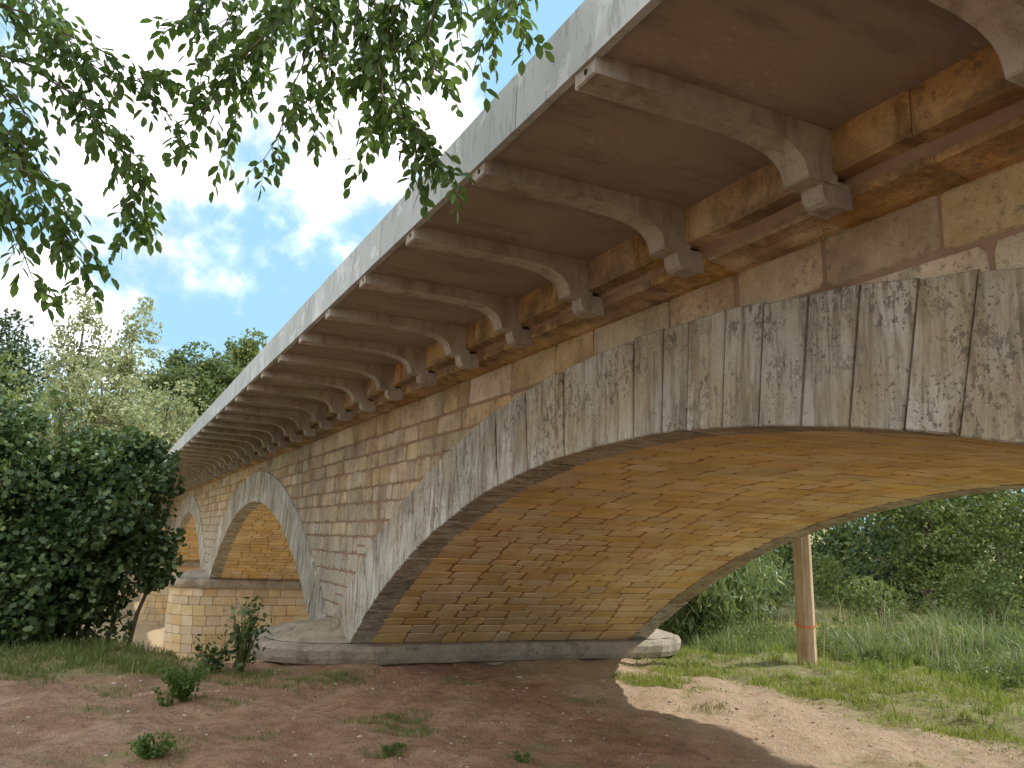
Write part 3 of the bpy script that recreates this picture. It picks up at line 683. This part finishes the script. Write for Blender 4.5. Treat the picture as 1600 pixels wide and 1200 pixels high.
def weed(name,x,y,h,r,n,size,mat,stems=9):
    e=empty(name); z0=float(hgt(x,y)); A=Acc(); P=[]
    for i in range(stems):
        a=random.uniform(0,6.283); t=(x+math.cos(a)*r*random.uniform(.3,1),y+math.sin(a)*r*random.uniform(.3,1),z0+h*random.uniform(.55,1.05))
        b=Vector((x+math.cos(a)*.02,y+math.sin(a)*.02,z0-.01)); t=Vector(t); mid=b.lerp(t,.5)+Vector((0,0,h*.12))
        tube(A,[b,mid,t],[.006*h/.4+.001,.004*h/.4+.001,.001],4)
        for q in range(n//stems):
            f=random.uniform(.12,1); p=b.lerp(mid,f*2) if f<.5 else mid.lerp(t,f*2-1); P.append(tuple(p+Vector((random.gauss(0,r*.13),random.gauss(0,r*.13),random.gauss(0,h*.04)))))
    mesh_obj('stems',A.V,A.F,M_gdk,e)
    hexleaf(rhombi(np.array(P),size,nrm=np.tile(np.array([[0,0,1.]]),(len(P),1))),'leaves',mat,e)
weed('leafy_weed',1.04,10.11,.42,.26,700,.045,M_elm,22)
weed('leafy_weed',.60,7.79,.20,.22,380,.036,M_elm,16)
weed('leafy_weed',.85,9.9,.18,.16,140,.04,M_elm,8)
weed('leafy_weed',2.45,7.2,.12,.12,90,.035,M_elm,8)
weed('leafy_weed',3.4,6.66,.08,.10,60,.035,M_elm,7)
weed('elm_sapling',1.92,12.05,1.0,.5,260,.085,M_bush,15)
weed('elm_sapling',1.6,12.2,.5,.35,140,.08,M_bush,9)

# ---------------------------------------------------------------- POST, ROCKS
s=NT('weathered_wood'); cs=s.coord((1,1,.08)); col=s.ramp(s.noise(14,4,.65,cs),[(.3,(.32,.21,.12)),(.55,(.52,.38,.24)),(.75,(.64,.50,.35))])
col=s.mix(s.math('MULTIPLY',s.step(s.noise(3,4,.6),.5,.7),.4),col,(.38,.23,.13)); s.bsdf(col,.85,s.noise(20,4,.7,cs),.8,.015,.2); M_wood=s.m
post=empty('wooden_post'); A=Acc(); n=7; z0=float(hgt(10.9,10.95))
for i in range(9):
    z=z0-.2+5.4*i/8; r=.165-.0045*i
    A.V+=[(10.9-.022*i+r*math.cos(2*math.pi*k/n+.3)*(1+.03*math.sin(k*3+i*.4)),10.95+r*math.sin(2*math.pi*k/n+.3),z) for k in range(n)]
for i in range(8):
    for k in range(n): A.F.append((i*n+k,i*n+(k+1)%n,(i+1)*n+(k+1)%n,(i+1)*n+k))
A.F.append(tuple(8*n+k for k in range(n))); mesh_obj('pole',A.V,A.F,M_wood,post)
s=NT('orange_tape'); s.bsdf((.75,.20,.04),.5); A=Acc()
for k in range(10):
    a0=2*math.pi*k/10;a1=2*math.pi*(k+1)/10; zz=lambda a:z0+.66+.05*math.sin(a+.6); r=.178; n0=len(A.V)
    for a in (a0,a1):
        for dz in (0,.028): A.V.append((10.872+r*math.cos(a),10.95+r*math.sin(a),zz(a)+dz))
    A.F.append((n0,n0+2,n0+3,n0+1))
mesh_obj('tape',A.V,A.F,s.m,post)
s=NT('pebble_stone'); col=s.ramp(s.island(),[(.0,(.20,.14,.10)),(.5,(.36,.27,.20)),(1,(.50,.43,.36))]); s.bsdf(col,.9,s.noise(40,3,.6),.5,.01); M_peb=s.m
ico=[(0,0,1),(.894,0,.447),(.276,.851,.447),(-.724,.526,.447),(-.724,-.526,.447),(.276,-.851,.447),(.724,.526,-.447),(-.276,.851,-.447),(-.894,0,-.447),(-.276,-.851,-.447),(.724,-.526,-.447),(0,0,-1)]
icf=[(0,1,2),(0,2,3),(0,3,4),(0,4,5),(0,5,1),(1,6,2),(2,7,3),(3,8,4),(4,9,5),(5,10,1),(6,7,2),(7,8,3),(8,9,4),(9,10,5),(10,6,1),(6,11,7),(7,11,8),(8,11,9),(9,11,10),(10,11,6)]
A=Acc()
def rock(x,y,r):
    n0=len(A.V); z=float(hgt(x,y)); a=random.uniform(0,6.28); sx,sy,sz=r*random.uniform(.8,1.4),r*random.uniform(.6,1),r*random.uniform(.35,.7)
    for p in ico:
        k=random.uniform(.8,1.2); X_,Y_,Z_=p[0]*sx*k,p[1]*sy*k,p[2]*sz*k; A.V.append((x+X_*math.cos(a)-Y_*math.sin(a),y+X_*math.sin(a)+Y_*math.cos(a),z+Z_+r*.1))
    for f in icf: A.F.append(tuple(n0+i for i in f))
for i in range(1500):
    rock(random.uniform(-2,9),random.uniform(5,12.5),.006+.022*random.random()**3)
for x,y,r in ((6.95,10.2,.07),(7.1,10.35,.05),(6.8,9.6,.035),(6.3,7.5,.03),(5.5,10.9,.04),(7.3,9.3,.04),(1.0,9.4,.03)): rock(x,y,r)
mesh_obj('pebbles',A.V,A.F,M_peb)
P=np.stack([rng.uniform(-2,8,420),rng.uniform(5.2,12.5,420),np.zeros(420)],1); P[:,2]=hgt(P[:,0],P[:,1])+.012
poly_np('fallen_leaves',rhombi(P,.04,up=rng.normal(size=(420,3))*np.array([1,1,.1]),nrm=np.tile(np.array([[0,0,3.]]),(420,1)),upj=.1),4,leaf_mat('dead_leaf',(.10,.06,.03),(.21,.13,.06),(.30,.22,.10),.1,.8))

# ---------------------------------------------------------------- SKY, SUN, CAMERA
SD=Vector((1.0,-.28,0)).normalized(); EL=math.radians(40)
w=bpy.data.worlds.new('World'); sc.world=w; w.use_nodes=True; t=w.node_tree; t.nodes.clear()
class WT(NT):
    def __init__(s): s.t=t
W_=WT(); out=W_.n('ShaderNodeOutputWorld')
sky=W_.n('ShaderNodeTexSky',sky_type='NISHITA'); sky.sun_disc=False; sky.sun_elevation=EL; sky.sun_rotation=math.atan2(SD.x,SD.y); sky.dust_density=1.0; sky.air_density=1.0
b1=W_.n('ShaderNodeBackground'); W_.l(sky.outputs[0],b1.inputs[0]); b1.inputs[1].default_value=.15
tc=W_.n('ShaderNodeTexCoord'); g=tc.outputs['Generated']
nz=W_.n('ShaderNodeTexNoise'); nz.inputs['Scale'].default_value=7; nz.inputs['Detail'].default_value=6; nz.inputs['Roughness'].default_value=.6; W_.l(g,nz.inputs['Vector'])
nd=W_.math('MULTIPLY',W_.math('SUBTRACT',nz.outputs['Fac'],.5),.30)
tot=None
for c,r in (((.018,.950,.305),.06),((.055,.955,.285),.03),((-.019,.937,.350),.07),((-.024,.898,.44),.13),((.204,.852,.482),.135),((.26,.875,.405),.075),((.084,.833,.547),.18),((-.086,.974,.207),.08),((-.7,.6,.4),.35),((.6,.6,.5),.2),((-.8,-.3,.5),.7),((-.1,-.8,.5),.6),((-.4,0,.9),.4)):  # closing entries: clouds out of view, added to brighten the shaded side
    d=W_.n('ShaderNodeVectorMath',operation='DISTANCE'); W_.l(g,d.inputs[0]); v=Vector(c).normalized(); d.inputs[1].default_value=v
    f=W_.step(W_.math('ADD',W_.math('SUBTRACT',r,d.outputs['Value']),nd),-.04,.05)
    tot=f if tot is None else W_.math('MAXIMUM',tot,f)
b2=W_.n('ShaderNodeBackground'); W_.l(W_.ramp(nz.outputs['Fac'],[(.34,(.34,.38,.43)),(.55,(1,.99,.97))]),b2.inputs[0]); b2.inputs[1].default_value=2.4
b3=W_.n('ShaderNodeBackground'); b3.inputs[0].default_value=(.42,.76,1,1); b3.inputs[1].default_value=1.15  # flat blue glow added over the sky texture to brighten it
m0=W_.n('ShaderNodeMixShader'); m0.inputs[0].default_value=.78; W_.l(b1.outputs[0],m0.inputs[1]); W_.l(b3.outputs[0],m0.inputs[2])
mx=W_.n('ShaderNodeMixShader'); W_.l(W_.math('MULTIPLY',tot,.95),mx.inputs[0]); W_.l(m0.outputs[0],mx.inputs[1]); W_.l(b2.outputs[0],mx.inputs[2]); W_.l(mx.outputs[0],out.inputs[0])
L=bpy.data.lights.new('sun','SUN'); L.energy=5.0; L.angle=math.radians(.53); L.color=(1,.94,.85)
so=link(bpy.data.objects.new('sun',L)); D_=Vector((math.cos(EL)*SD.x,math.cos(EL)*SD.y,math.sin(EL))); so.rotation_euler=D_.to_track_quat('Z','Y').to_euler()
cam=bpy.data.cameras.new('camera'); cam.sensor_width=36; cam.lens=29.5; cam.clip_start=.05; cam.clip_end=3000
co_=link(bpy.data.objects.new('camera',cam))
R=Vector((.8984,-.4376,.0388)).normalized(); F_=Vector((.4236,.8863,.1872)).normalized(); U=R.cross(F_).normalized(); R=F_.cross(U)
m=Matrix(((R.x,U.x,-F_.x,0),(R.y,U.y,-F_.y,0),(R.z,U.z,-F_.z,1.8),(0,0,0,1))); co_.matrix_world=m
sc.camera=co_
